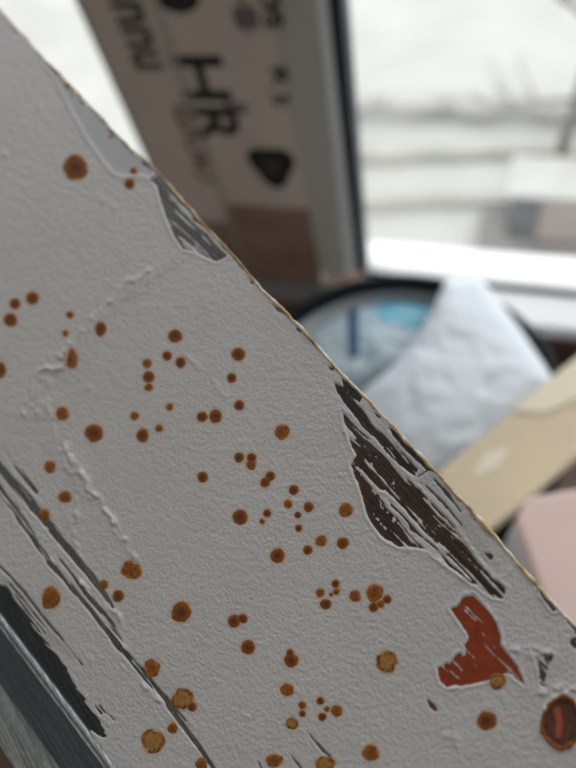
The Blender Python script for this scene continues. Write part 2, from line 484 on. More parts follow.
# beige board across the tub
def quad_prism(name, pts, z0, z1, m, bev, parent=None):
    bm = bmesh.new(); prism(bm, pts, z0, z1)
    if bev: bmesh.ops.bevel(bm, geom=bm.edges[:], offset=bev, segments=3, profile=.5, affect='EDGES')
    return obj(name, bm, m, parent)
zb1 = TZ + .042
A = hit_z(430, 478, zb1)[:2]; B = hit_z(545, 385, zb1)[:2]; Cc = hit_z(495, 527, zb1)[:2]
d = (B - A) / np.linalg.norm(B - A); nrm = np.array([d[1], -d[0]]); wB = (Cc - A).dot(nrm)
a0 = A - d * .12; a1 = B + d * 0.002
bev_ = [(a0), (a0 + nrm * wB), (a1 + nrm * wB + d * .055), (a1 + d * .055), ]
board = empty('beige_carton', (float(A[0]), float(A[1]), TZ + .027))
inv = Matrix.Translation(-board.location)
o = quad_prism('carton_body', [tuple(p) for p in bev_], TZ + .027, zb1, mat('tan_cardboard', (208, 190, 160), .55, noise=.05, nscale=30), .003); o.parent = board; o.matrix_parent_inverse = inv
f0 = B - d * .035; f1 = B + d * .052
o = quad_prism('paper_flap', [tuple(p) for p in (f0 - nrm * .001, B - d * .02 + nrm * wB * .30, B + d * .012 + nrm * wB * .46, f1 + nrm * wB * .30, f1 - nrm * .001)], zb1 + .0002, zb1 + .0016, mat('cream_paper', (226, 216, 190), .5), 0)
o.parent = board; o.matrix_parent_inverse = inv
pt = hit_z(490, 462, zb1)[:2]  # white gloss highlight on the carton top, made as a pale flat patch
bm = bmesh.new(); n = 24
prism(bm, [tuple(np.array(pt) + d * .014 * math.cos(t) + nrm * .006 * math.sin(t) + d * .003 * math.cos(3 * t)) for t in np.linspace(0, 2 * math.pi, n, endpoint=False)], zb1 + .0001, zb1 + .0006)
o = obj('gloss_highlight_patch', bm, mat('pale_gloss_highlight', (226, 216, 194), .5)); o.parent = board; o.matrix_parent_inverse = inv
tag(board, 'long beige cardboard carton lying across the tub', 'carton')

# pink box, nearer than the tub
zp = ZC - .36
ca = hit_z(510, 500, zp)[:2]; e1 = np.array([.92, .39]); e2 = np.array([.39, -.92])
pts = [ca + e1 * .012, ca + e1 * .125, ca + e1 * .125 + e2 * .12, ca + e2 * .12, ca + e2 * .012]
pink = empty('pink_box', (float(ca[0]), float(ca[1]), TZ + .001)); inv = Matrix.Translation(-pink.location)
o = quad_prism('box_body', [tuple(p) for p in pts], TZ + .001, zp - .014, mat('pale_blue_white_card', (206, 214, 220), .5), .002); o.parent = pink; o.matrix_parent_inverse = inv
cen = np.mean(pts, 0)
o = quad_prism('box_lid', [tuple(p + (p - cen) * .004) for p in pts], zp - .014, zp, mat('pale_pink_card', (222, 196, 187), .55, noise=.03, nscale=20), .003); o.parent = pink; o.matrix_parent_inverse = inv
tag(pink, 'pale pink lidded box at the lower right beside the metal panel', 'box')

# black cable coil on the table behind the tub
bm = bmesh.new(); cb = hit_z(585, 362, ZTAB + .03); cb[1] = .402
for t in range(3):
    pts = [(cb[0] + (.034 - .004 * t) * math.cos(a), cb[1] + (.03 - .003 * t) * math.sin(a), ZTAB + .006 + t * .009 + .002 * math.sin(2 * a)) for a in np.linspace(0, 2 * math.pi, 28)]
    tube(bm, pts, [.0055] * 28, 8)
tag(obj('cable_coil', bm, mat('black_cable_sheath', (24, 24, 26), .5), None, True), 'small coil of black cable on the table behind the tub', 'cable')

# ------------------------------------------------------------------ the rust-spotted painted metal panel, held close to the camera
FD = .121                                   # distance of the sharp point
PXM = FD / FPX                              # metres per pixel there
tl, tb = math.radians(23), math.radians(-4)
e_ = -.685 * RIGHT - .728 * DOWN; f_ = .728 * RIGHT - .685 * DOWN
ax = math.cos(tl) * e_ + math.sin(tl) * FWD; bx_ = math.cos(tb) * f_ + math.sin(tb) * FWD
NP = np.cross(ax, bx_); NP /= np.linalg.norm(NP)
if NP.dot(FWD) > 0: NP = -NP
AX = ax / np.linalg.norm(ax); AY = np.cross(NP, AX)
P0 = EYE + ray(400, 560) * (FD / np.linalg.norm(ray(400, 560))) * 1.0
def plane(u, v):
    """photo measurement -> millimetre-true position on the panel's own plane"""
    u = np.asarray(u, float); v = np.asarray(v, float)
    r = ((u - CU) / FPX)[..., None] * RIGHT + ((v - CV) / FPX)[..., None] * DOWN + FWD
    t = (P0 - EYE).dot(NP) / (r @ NP)
    q = EYE + r * t[..., None] - P0
    return np.stack([q @ AX, q @ AY], -1)

panel = bpy.data.objects.new('metal_panel', None); COL.objects.link(panel); panel.empty_display_size = .02
panel.matrix_world = Matrix(((AX[0], AY[0], NP[0], P0[0]), (AX[1], AY[1], NP[1], P0[1]), (AX[2], AY[2], NP[2], P0[2]), (0, 0, 0, 1)))
tag(panel, 'chipped grey painted metal panel dotted with rust spots, held up close', 'metal panel')

RE = np.array([(-110, -108), (-60, -52), (0, 10), (30, 44), (60, 76), (95, 111), (130, 149), (150, 165), (163, 178), (195, 215), (228, 250), (262, 290), (300, 327), (345, 377), (375, 408), (425, 461), (480, 520), (520, 566), (552, 602), (576, 627), (640, 693), (720, 777)], float)
LE = np.array([(-390, 109), (0, 612), (118, 768), (420, 1168)], float)
def edge_pts(E, s):
    seg = np.r_[0, np.cumsum(np.linalg.norm(np.diff(E, axis=0), axis=1))]; seg /= seg[-1]
    return np.stack([np.interp(s, seg, E[:, 0]), np.interp(s, seg, E[:, 1])], -1)

def pdist(pu, pv, pts, closed):
    d = np.full(pu.shape, 1e9); n = len(pts)
    for i in range(n if closed else n - 1):
        a = pts[i]; b = pts[(i + 1) % n]; e = b - a
        t = np.clip(((pu - a[0]) * e[0] + (pv - a[1]) * e[1]) / max(e.dot(e), 1e-9), 0, 1)
        d = np.minimum(d, np.hypot(pu - a[0] - t * e[0], pv - a[1] - t * e[1]))
    return d
def inside(pu, pv, pts):
    r = np.zeros(pu.shape, bool); n = len(pts); j = n - 1
    for i in range(n):
        a, b = pts[i], pts[j]
        if a[1] != b[1]:
            c_ = ((a[1] > pv) != (b[1] > pv)) & (pu < (b[0] - a[0]) * (pv - a[1]) / (b[1] - a[1]) + a[0])
            r ^= c_
        j = i
    return r
def depth_in(pu, pv, poly, pad=14):
    """positive inside a polygon (pixels)"""
    pts = np.array(poly, float); out = np.full(pu.shape, -99.0)
    m = (pu > pts[:, 0].min() - pad) & (pu < pts[:, 0].max() + pad) & (pv > pts[:, 1].min() - pad) & (pv < pts[:, 1].max() + pad)
    if m.any():
        d = pdist(pu[m], pv[m], pts, True); out[m] = np.where(inside(pu[m], pv[m], pts), d, -d)
    return out
def depth_line(pu, pv, pts, w, pad=14):
    """positive inside a scratch; w = half width at each point"""
    pts = np.array(pts, float); out = np.full(pu.shape, -99.0)
    m = (pu > pts[:, 0].min() - pad) & (pu < pts[:, 0].max() + pad) & (pv > pts[:, 1].min() - pad) & (pv < pts[:, 1].max() + pad)
    if m.any():
        x, y = pu[m], pv[m]; best = np.full(x.shape, -99.0)
        w = list(w) if hasattr(w, '__len__') else [w] * len(pts)
        for i in range(len(pts) - 1):
            a, b = pts[i], pts[i + 1]; e = b - a
            t = np.clip(((x - a[0]) * e[0] + (y - a[1]) * e[1]) / e.dot(e), 0, 1)
            best = np.maximum(best, w[i] * (1 - t) + w[i + 1] * t - np.hypot(x - a[0] - t * e[0], y - a[1] - t * e[1]))
        out[m] = best
    return out
def zo(pts, sc, ox, oy): return [(x / sc + ox, y / sc + oy) for x, y in pts]

# ---- chips and scratches, measured on the panel
CHIP_UNDERCOAT = [(40, 50), (47, 62), (60, 83), (74, 111), (86, 133), (103, 158), (115, 173), (125, 175.5), (140, 174), (150, 177), (158, 172), (120, 130), (70, 82)]
CHIP_GREY = [(150, 181), (157, 186), (160, 198), (166, 217), (173, 234), (182.5, 249), (195, 252), (205, 257), (217, 262), (226, 257), (236, 250), (200, 205), (163, 170)]
z1 = lambda p: zo(p, 2.743, 320, 360)
CHIP_BROWN = z1([(60, 140), (90, 160), (130, 205), (165, 240), (205, 287), (250, 335), (300, 385), (350, 435), (400, 505), (450, 575), (512, 628), (500, 656), (470, 648), (420, 615), (372, 580), (330, 550), (300, 525), (265, 516), (215, 512), (175, 490), (130, 430), (115, 370), (84, 290), (100, 262), (84, 225), (66, 170)])
DARKS = [z1(p) for p in (
    [(62, 52), (90, 70), (120, 98), (108, 118), (84, 100), (66, 76)],
    [(42, 66), (62, 74), (112, 130), (150, 185), (200, 223), (268, 300), (262, 320), (235, 302), (190, 264), (150, 217), (110, 177), (75, 128), (45, 88)],
    [(188, 183), (212, 193), (252, 243), (300, 288), (318, 311), (295, 302), (250, 264), (205, 217)])]
DLINES = [(z1([(290, 345), (340, 395), (390, 455)]), [1.0, 1.5, .5]), (z1([(315, 330), (350, 368), (385, 415)]), [1.0, 2.0, .8]),
          (z1([(270, 320), (300, 300)]), [.8, .5]), (z1([(240, 330), (290, 375)]), [.8, .6])]
z2 = lambda p: zo(p, 3.84, 426, 570)
CHIP_RED = z2([(95, 150), (130, 130), (140, 112), (155, 100), (182, 95), (215, 135), (250, 175), (270, 205), (283, 240), (287, 290), (322, 335), (352, 372), (378, 442), (330, 402), (305, 396), (270, 406), (230, 425), (180, 440), (110, 445), (75, 450), (55, 430), (42, 380), (70, 362), (85, 355), (92, 362), (105, 345), (125, 320), (135, 318), (140, 330), (157, 325), (148, 290), (167, 262), (155, 235), (125, 195)])
CHIPS_SMALL = [z2([(5, 498), (22, 505), (46, 540), (35, 540), (14, 522)]),
               z2([(403, 298), (440, 322), (487, 328), (470, 380), (455, 447), (440, 440), (432, 380)]),
               z2([(432, 78), (470, 95), (530, 150), (512, 150), (490, 157), (472, 140), (452, 112)]),
               z2([(370, -10), (402, 20), (390, 24), (375, 10)]),
               z2([(525, 155), (590, 245), (578, 248), (548, 205)]),
               z2([(552, 266), (590, 258), (590, 306), (566, 300), (548, 286)]),
               z1([(448, 528), (478, 535), (474, 548), (455, 545)])]
OVAL = [(562 + 20.5 * math.cos(a) * (1 + .07 * math.sin(3 * a)), 722 + 25 * math.sin(a) * (1 + .06 * math.sin(4 * a + 1))) for a in np.linspace(0, 2 * math.pi, 30, endpoint=False)]
SCRATCH = [([(-60, 392), (0, 468), (20, 491), (37, 511), (69, 550), (99, 587), (113, 607)], [4.2, 4.2, 4.5, 4.6, 4.0, 3.4, 1.2]),
           ([(-60, 412), (0, 489), (27, 528), (49, 562), (82, 600), (101, 624), (122, 650), (144, 674), (161, 694), (181, 723), (198, 746), (214, 768), (240, 800)], [3.2, 3.4, 3.2, 2.0, 2.2, 2.4, 3.0, 3.6, 3.2, 2.4, 1.8, 1.6, 1.0]),
           ([(60, 560), (90, 598), (110, 622), (122, 641)], [1.0, 2.2, 2.2, .6]),
           ([(2, 449), (20, 471), (36, 492)], [1.0, 2.0, 1.8]),
           ([(0, 565), (24, 592), (46, 619), (64, 643), (82, 664)], [.8, 1.0, 1.2, .6, 1.6]),
           ([(150, 684), (166, 697), (190, 727)], [.8, 1.8, .5]),
           ([(305, 729), (318, 744), (331, 758)], [.5, 1.3, 1.0]), ([(234, 748), (239, 757)], [.4, .9]),
           ([(292, 757), (302, 770)], [.5, 1.2]), ([(259, 762), (262, 772)], [.5, .8]),
           ([(95, 706), (101, 714)], [.7, 1.4]), ([(99, 705), (105, 712)], [.6, 1.0]), ([(108, 714), (114, 720)], [.4, .8]),
           ([(4, 588), (40, 632)], [.7, .7]), ([(10, 584), (48, 630)], [.5, .6]), ([(16, 596), (45, 634)], [.9, .5])]
z4 = lambda p: zo(p, 4.085, 0, 580)
DARK_FOLD = z4([(-300, -390), (-90, -110), (0, 15), (30, 32), (110, 160), (180, 240), (260, 350), (330, 470), (400, 560), (438, 640), (426, 648), (398, 640), (345, 600), (270, 530), (110, 335), (30, 230), (-40, 138), (-300, -220)])

# ---- rust spots: x, y, radius, kind (0 dark, 1 mid, 2 pale), stretch along y
SPOTS = [(33, 298.5, 6.5, 0, 1), (15.5, 304, 5.5, 0, 1), (11, 320, 7, 0, 1), (0, 370, 7, 0, 1.2), (70.5, 315, 3.8, 1, 1), (66, 333.5, 3.2, 1, 1), (101, 329, 5.6, 0, 1.35), (72, 358.5, 6.3, 1, 1.5),
 (175.5, 336, 7.2, 0, .95), (167.5, 356, 5, 0, 1), (181, 362.5, 5.5, 0, 1), (147.5, 363.5, 4.5, 1, 1.1), (149, 377, 6, 0, 1), (149, 387.5, 4.5, 1, .9), (238.5, 354.5, 7, 0, 1), (232, 378, 5, 0, 1), (239.5, 405.5, 5.3, 0, 1),
 (216, 416.5, 6.6, 0, 1.1), (202.5, 417, 5.5, 0, 1), (282.5, 432, 7.6, 1, 1), (239.5, 457.5, 5.2, 0, 1), (252, 458, 5, 0, 1), (251.5, 464.5, 5.2, 1, 1), (270.5, 476, 5, 0, 1), (265.5, 482.5, 5, 0, 1), (203, 477, 5.6, 0, 1),
 (135, 416, 4.4, 1, 1), (170, 407, 3.8, 1, 1), (159.5, 428.5, 4, 1, 1), (143, 435.5, 6.2, 0, 1.15), (94.5, 433.5, 9.3, 0, 1), (62.5, 414, 7, 1, 1), (50.5, 467, 6, 1, 1.05), (65.5, 497, 6.8, 1, .9), (45, 515, 5.8, 1, 1),
 (76, 168, 12.5, 0, 1.05), (134, 171.5, 3.6, 1, 1), (130, 184, 5.2, 0, 1), (67.5, 86.5, 2, 0, 1), (111, 136.5, 1.6, 0, 1),
 (240.5, 517, 7.8, 0, 1), (267.5, 513, 4.2, 0, 1), (262.5, 521.5, 2.8, 1, 1), (294, 490, 5.2, 0, 1), (288.5, 504, 4.4, 1, 1), (308.7, 507, 5.2, 0, 1), (298, 515, 3.5, 0, 1), (299, 528, 3.8, 0, 1), (321.3, 541, 5.8, 1, 1),
 (308, 550, 4.9, 0, 1), (343, 543, 6, 0, 1), (346, 510, 7.2, 1, 1), (278, 555.7, 7.6, 0, 1), (336, 583.6, 4.2, 0, 1), (336.6, 591.6, 3.4, 1, 1), (320.5, 592.8, 4.5, 1, 1), (331.3, 594.3, 2, 1, 1), (326, 604, 6, 0, .9),
 (355.3, 596, 6.2, 1, .95), (374.8, 592.8, 9, 1, 1), (387.4, 599.3, 4.5, 0, 1), (373.7, 607, 5, 0, 1), (381, 604, 4, 1, 1), (234.5, 621, 6.6, 0, 1), (243, 618.5, 5, 0, 1), (248.5, 647, 7.4, 0, 1), (290.5, 652.5, 3.8, 0, 1),
 (291.3, 660, 7.2, 0, 1), (287.5, 689.6, 6.8, 1, 1), (320.7, 700.7, 4.2, 0, 1), (327.2, 708.7, 3, 1, 1), (337, 710.6, 6, 1, 1), (322.6, 716.4, 4.4, 0, 1), (302.7, 705, 4.2, 1, 1), (302.7, 713.3, 3.5, 0, 1), (292.4, 723.2, 6.2, 2, 1),
 (387, 661.7, 11, 2, 1), (370.7, 752.6, 8.5, 1, 1), (274.5, 760.3, 8.6, 1, .8), (325.3, 763.5, 10.5, 2, .7), (132, 569.5, 9.8, 1, 1), (104, 584.5, 4.8, 1, 1), (118.5, 596, 6, 0, 1), (51.5, 598, 9.2, 1, 1.3),
 (181.5, 612, 9.8, 0, 1.1), (152.5, 668, 8.2, 1, 1.1), (183, 699, 11.2, 2, 1.0), (192.5, 706.5, 4.6, 0, 1.1), (173, 728, 5, 1, 1.1), (153.5, 741, 11.5, 2, 1.1), (202, 763.5, 6, 1, 1), (487, 720.5, 10, 0, 1), (497.5, 681, 8.6, 2, .9)]

# ---- paint layer: a fine height field over the sheet
NI, NJ = 880, 430
s_ = np.linspace(0, 1, NI); t_ = np.linspace(0, 1, NJ)
Re = edge_pts(RE, s_); Le = edge_pts(LE, s_)
# uneven broken rim on the long outer edge
along = np.cumsum(np.r_[0, np.linalg.norm(np.diff(Re, axis=0), axis=1)])
jit = (fbm(along / 9, along * 0, 61, 3) - .5) * 3.0
dirn = (Le - Re) / np.linalg.norm(Le - Re, axis=1)[:, None]
Re2 = Re + dirn * (1.0 + jit)[:, None]
U = (Re2[:, None, :] * (1 - t_)[None, :, None] + Le[:, None, :] * t_[None, :, None])
pu, pv = U[..., 0].ravel(), U[..., 1].ravel()
XY = plane(pu, pv)
MM = .001
# direction-aligned streak noise
ang = math.radians(46)
sa = pu * math.cos(ang) + pv * math.sin(ang); sb = -pu * math.sin(ang) + pv * math.cos(ang)
wob = fbm(sa / 45, sb / 30, 5, 2) * 6
streak = .42 * vnoise(sa / 60, (sb + wob) / 3.4, 70) + .36 * vnoise(sa / 40, (sb + wob) / 1.5, 71) + .22 * vnoise(sa / 9, (sb + wob) / 1.8, 72)
rough_n = fbm(pu / 7, pv / 7, 80, 3) - .5

chip = np.full(pu.shape, -99.0)          # >0 where the paint is gone
def addc(c):
    global chip
    chip = np.maximum(chip, c)
# big brown streaky loss
dB = depth_in(pu, pv, CHIP_BROWN)
mix = sstep(-3, 8, depth_in(pu, pv, z1([(85, 265), (130, 310), (200, 350), (300, 470), (380, 570), (420, 615), (330, 550), (265, 505), (225, 450), (160, 385), (120, 330)]), 20))
thr = .345 + .19 * mix + .10 * sstep(.55, .8, vnoise(pu / 2.2, pv / 2.2, 74)) * sstep(.45, .7, vnoise(pu / 18, pv / 18, 75))
addc(np.minimum(dB + rough_n * 4, (streak - thr) * 9))
for p in DARKS: addc(np.minimum(depth_in(pu, pv, p) + rough_n * 2.5, (streak - .30) * 10))
for p, w in DLINES: addc(depth_line(pu, pv, p, w) + rough_n * 1.5)
addc(np.minimum(depth_in(pu, pv, CHIP_GREY) + rough_n * 1.5, (streak - .36) * 9))
dR = depth_in(pu, pv, CHIP_RED)
addc(np.minimum(dR + rough_n * 3.5, (streak - .27) * 10))
for k_, p in enumerate(CHIPS_SMALL): addc(np.minimum(depth_in(pu, pv, p) + rough_n * 4, (streak - (.40 if k_ == 1 else .25)) * 9))
addc(depth_in(pu, pv, OVAL) + rough_n * 3)
sc_ang = math.radians(51); qa = pu * math.cos(sc_ang) + pv * math.sin(sc_ang); qb = -pu * math.sin(sc_ang) + pv * math.cos(sc_ang)
for p, w in SCRATCH: addc(np.minimum(depth_line(pu, pv, p, w) + (vnoise(qa / 14, qb / 1.6, 91) - .5) * 2.4, (.75 * vnoise(qa / 50, qb / 1.7, 93) + .25 * vnoise(qa / 8, qb / 1.7, 94) - .24) * 9))
addc(np.minimum(depth_in(pu, pv, DARK_FOLD, 20) + (vnoise(sa / 16, sb / 1.6, 92) - .5) * 4, 9))
# flecks broken away along the rim
d_edge = np.repeat(np.zeros(NI)[:, None], NJ, 1); d_edge += t_[None, :] * np.linalg.norm(Le - Re2, axis=1)[:, None]; d_edge = d_edge.ravel()
alongv = np.repeat(along[:, None], NJ, 1).ravel()
addc(np.minimum((fbm(alongv / 13, d_edge / 6, 95, 3) - .68) * 30, 4 - d_edge))

cover = sstep(.7, -.7, chip)             # 1 painted, 0 bare
und = sstep(-2.5, 2.0, depth_in(pu, pv, CHIP_UNDERCOAT, 20))
H = .17 - .10 * und
# raised lips round the losses
lipm = np.maximum.reduce([depth_in(pu, pv, q, 16) for q in (CHIP_BROWN, CHIP_GREY, CHIP_RED, OVAL, CHIPS_SMALL[1], CHIPS_SMALL[2])])
H += .13 * np.exp(-((lipm + 2.2) / 1.7) ** 2) * (.5 + 1.0 * vnoise(pu / 12, pv / 12, 99))
H += .17 * np.exp(-((depth_in(pu, pv, CHIP_UNDERCOAT, 20) + 2.5) / 2.6) ** 2)
ldd = np.maximum.reduce([depth_line(pu, pv, p, w) for p, w in SCRATCH[:3]])
H += .05 * np.exp(-((ldd + 1.6) / 1.3) ** 2) * vnoise(pu / 15, pv / 15, 100)
# creases, drips and torn ridges in the paint
WX = (fbm(pu / 14, pv / 14, 301, 3) - .5) * 13; WY = (fbm(pu / 14, pv / 14, 311, 3) - .5) * 13
def ridge(pts, w, h, seed=None):
    global H
    d = depth_line(pu + WX, pv + WY, pts, 0, w * 4 + 8)
    k = np.exp(-(d / w) ** 2) * h * 1.7
    if seed is not None: k = k * (.12 + 2.4 * vnoise(pu / 5.5, pv / 5.5, seed) ** 2.2)
    H += k
ridge([(172, 258), (150, 276), (125, 293), (108, 313), (92, 328)], 7, .08)
ridge([(40, 395), (52, 425), (66, 452), (90, 492)], 9, .10, 215)
ridge([(60, 360), (45, 385), (40, 410)], 8, .10, 216)
ridge([(180, 264), (150, 292), (115, 318)], 6, -.05)
ridge([(148, 270), (120, 290), (94, 320)], 2.2, .14, 201)
ridge([(84, 333), (66, 350), (58, 368), (40, 374), (30, 388), (26, 412)], 3.2, .16, 202)
ridge([(26, 392), (46, 408), (60, 424)], 3.5, .10, 203)
ridge([(66, 450), (84, 478), (105, 508), (128, 540), (138, 566)], 3.0, .22, 204)
ridge([(44, 440), (60, 460), (80, 500), (78, 520)], 5, .10, 205)
ridge([(68, 520), (76, 545), (90, 570)], 3, .10, 206)
ridge([(75, 578), (86, 592), (99, 608)], 2.6, .24, 207)
ridge([(112, 610), (118, 616)], 4, .26, 208)
ridge([(120, 646), (126, 648)], 2.5, .26); ridge([(48, 560), (52, 564)], 2.2, .22)
ridge([(140, 684), (152, 690), (160, 700)], 2.2, .22, 209)
ridge([(185, 355), (205, 372), (225, 395)], 3, .06, 210)
ridge([(436, 556), (460, 576), (495, 580), (515, 568)], 3.0, .12, 211)
ridge([(478, 586), (495, 580)], 2, .15)
ridge([(540, 690), (545, 705), (560, 693), (576, 690)], 4, .26, 212)
ridge([(545, 650), (540, 670), (544, 688)], 3, .15, 213)
ridge([(495, 640), (525, 655), (550, 650)], 5, .1, 214)
for (x, y, w, h) in [(40, 107, 2.2, .2), (5, 155, 3, .2), (104, 201, 3.4, .14), (98, 196, 3, .12), (114, 208, 3.4, .14), (89, 388, 3, .16), (70, 345, 3, .18), (58, 370, 3, .2), (68, 449, 3, .2), (77, 514, 3.4, .2), (91, 498, 2.4, .2), (106, 510, 2.6, .25), (455, 738, 5, .16), (458, 745, 3, .14), (446, 735, 3, .14), (249, 717, 2, .14), (244, 714, 2, .12), (136, 284, 2, .1), (92, 660, 2, .12), (124, 668, 2.4, .1), (197, 675, 2, .1), (355, 470, 1.8, .2), (345, 432, 2, .2)]:
    H += 1.5 * h * np.exp(-((pu - x) ** 2 + (pv - y) ** 2) / w ** 2)
# gentle unevenness and orange peel
H += .10 * (fbm(pu / 60, pv / 60, 110, 3) - .5)
peel = .13 * (fbm(pu / 5.6, pv / 3.6, 120, 2) - .5) * (1 - .8 * und)
H += peel
H = H + .35 * np.exp(-((d_edge) / 2.0) ** 2) * (vnoise(alongv / 7, d_edge * 0, 121) - .5)
H = np.where(cover < 1, H * cover + (-.12) * (1 - cover), H)

# paint colour: grey coat, bluish undercoat, rust halos, grime
grey = np.array(lin((206, 203, 201))[:3]); C = np.tile(grey, (len(pu), 1))
C *= (1 + .06 * (fbm(pu / 40, pv / 40, 130, 3) - .5))[:, None]
def mixc(k, rgb):
    global C
    C = C * (1 - k[:, None]) + np.array(lin(rgb)[:3]) * k[:, None]
mixc(und * .9, (186, 189, 191))
wear = sstep(0, 6, depth_in(pu, pv, z1([(120, 95), (190, 190), (330, 320), (500, 560), (500, 610), (400, 500), (250, 330), (150, 180)]), 20)) * .25
mixc(wear, (150, 148, 146))
mixc(sstep(-4, 2, depth_in(pu, pv, z4([(0, -30), (120, 60), (330, 330), (345, 350), (270, 300), (180, 230), (100, 130), (20, 20)]), 12)) * .35, (140, 142, 144))
for (x, y, r, kd, st) in SPOTS:
    m = (np.abs(pu - x) < r + 8) & (np.abs(pv - y) < r * st + 8)
    d = np.hypot(pu[m] - x, (pv[m] - y) / st) - r
    k = np.zeros(len(pu)); k[m] = .55 * np.exp(-np.clip(d, 0, 99) / 1.1)
    mixc(k, (188, 142, 88))
Vp = np.c_[XY, H * MM]
me = grid_mesh('paint_layer', Vp, NI, NJ)
color_attr(me, 'Col', C)
a_ = me.attributes.new('peel', 'FLOAT', 'POINT'); a_.data.foreach_set('value', (1 - .85 * und).astype(np.float32))
pm = mat('grey_panel_paint', (200, 200, 200), .5, attr='Col', spec=.4)
nt = pm.node_tree; N = nt.nodes; L = nt.links
tc = N.new('ShaderNodeTexCoord'); nb = N.new('ShaderNodeTexNoise'); nb.inputs['Scale'].default_value = 1500; nb.inputs['Detail'].default_value = 2
at = N.new('ShaderNodeAttribute'); at.attribute_name = 'peel'
bp = N.new('ShaderNodeBump'); bp.inputs['Distance'].default_value = .00022
L.new(tc.outputs['Object'], nb.inputs['Vector']); L.new(nb.outputs['Fac'], bp.inputs['Height']); L.new(at.outputs['Fac'], bp.inputs['Strength'])
L.new(bp.outputs[0], N['Principled BSDF'].inputs['Normal'])
paint = link('paint_layer', me, pm, panel, True)
paint['label'] = 'grey orange-peel paint coat with chips and scratches'

# ---- metal sheet below: face plus folded flange
MI, MJ = 380, 150
s2 = np.linspace(0, 1, MI); t2 = np.linspace(0, 1, MJ)
R3 = edge_pts(RE, s2); L3 = edge_pts(LE, s2)
dn = (L3 - R3) / np.linalg.norm(L3 - R3, axis=1)[:, None]
UF = (R3 + dn * 1.2)[:, None, :] * (1 - t2)[None, :, None] + L3[:, None, :] * t2[None, :, None]
F2 = plane(UF[..., 0], UF[..., 1])
Lxy = plane(L3[:, 0], L3[:, 1]); tg = Lxy[-1] - Lxy[0]; tg /= np.linalg.norm(tg); q = np.array([-tg[1], tg[0]])
if q.dot(Lxy[MI // 2] - F2[MI // 2, 0]) < 0: q = -q
prof = [(0.3, .30), (.6, .48), (.95, .50), (1.25, .34), (1.5, .22), (1.8, .30), (2.2, .26), (2.6, -.15)]
prof += [(2.6 + 11.5 * k / 8, -.15 - 5.2 * k / 8) for k in range(1, 9)]
prof += [(14.7, -5.6), (15.4, -5.75)] + [(15.4 + 9 * k / 5, -5.75 - .7 * k / 5) for k in range(1, 6)] + [(24.9, -6.7), (25.0, -7.4)]
pr = np.array(prof) * MM
face = np.concatenate([F2, np.zeros((MI, MJ, 1))], -1)
fl = np.concatenate([Lxy[:, None, :] + q[None, None, :] * pr[None, :, :1], np.repeat(pr[None, :, 1:], MI, 0)], -1)
top = np.concatenate([face, fl], 1)
th = .0007
# sheet thickness: return surface underneath
bot = top[:, ::-1].copy(); bot[:, :, 2] -= th
bot[:, :len(prof), :2] -= q * th * .6
full = np.concatenate([top, bot, top[:, :1]], 1)
nj = full.shape[1]
me = grid_mesh('metal_sheet', full.reshape(-1, 3), MI, nj)
fu = UF[..., 0].ravel(); fv = UF[..., 1].ravel()
Cm = np.tile(np.array(lin((128, 132, 134))[:3]), (MI * nj, 1)).reshape(MI, nj, 3)
Cf = np.tile(np.array(lin((104, 104, 102))[:3]), (MI * MJ, 1))
kb = sstep(-6, 4, depth_in(fu, fv, CHIP_BROWN, 20)) * sstep(395, 470, fv) 
Cf = Cf * (1 - kb[:, None]) + np.array(lin((84, 68, 60))[:3]) * kb[:, None]
kd_ = np.maximum.reduce([sstep(-5, 3, depth_in(fu, fv, p, 20)) for p in DARKS + [CHIP_BROWN]]) * (1 - kb)
Cf = Cf * (1 - kd_[:, None]) + np.array(lin((72, 69, 68))[:3]) * kd_[:, None]
kg = np.maximum.reduce([sstep(-5, 3, depth_in(fu, fv, p, 20)) for p in CHIPS_SMALL[1:]])
Cf = Cf * (1 - kg[:, None]) + np.array(lin((104, 96, 92))[:3]) * kg[:, None]
ks = np.maximum.reduce([sstep(-5, 2, depth_line(fu, fv, p, w, 14)) for p, w in SCRATCH])
Cf = Cf * (1 - ks[:, None]) + np.array(lin((112, 114, 112))[:3]) * ks[:, None]
kf = sstep(-6, 3, depth_in(fu, fv, DARK_FOLD, 20))
Cf = Cf * (1 - kf[:, None]) + np.array(lin((66, 70, 72))[:3]) * kf[:, None]
Cm[:, :MJ] = Cf.reshape(MI, MJ, 3)
Cm[:, MJ:MJ + 7] = np.array(lin((190, 196, 198))[:3]); Cm[:, MJ + 3:MJ + 5] = np.array(lin((112, 118, 120))[:3]); Cm[:, MJ + 7:MJ + 17] = np.array(lin((84, 92, 98))[:3]); Cm[:, MJ + 17:MJ + 26] = np.array(lin((164, 172, 170))[:3])  # dark-room reflection painted on flange; ridge lines and return strip lightened as lit metal
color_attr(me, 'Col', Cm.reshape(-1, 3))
mm = mat('scraped_bare_metal', (128, 128, 128), .38, metal=.6, attr='Col', noise=.2, nscale=900)
nt = mm.node_tree; N = nt.nodes; L = nt.links
tc = N.new('ShaderNodeTexCoord'); mp = N.new('ShaderNodeMapping'); mp.inputs['Scale'].default_value = (60, 2600, 60)
nb = N.new('ShaderNodeTexNoise'); nb.inputs['Scale'].default_value = 1; nb.inputs['Detail'].default_value = 3
bp = N.new('ShaderNodeBump'); bp.inputs['Distance'].default_value = .00008
L.new(tc.outputs['Object'], mp.inputs['Vector']); L.new(mp.outputs[0], nb.inputs['Vector']); L.new(nb.outputs['Fac'], bp.inputs['Height']); L.new(bp.outputs[0], N['Principled BSDF'].inputs['Normal'])
pb = N['Principled BSDF']; old = pb.inputs['Base Color'].links[0].from_socket
mr = N.new('ShaderNodeMapRange'); mr.inputs[1].default_value = .3; mr.inputs[2].default_value = .72; mr.inputs[3].default_value = .55; mr.inputs[4].default_value = 1.7
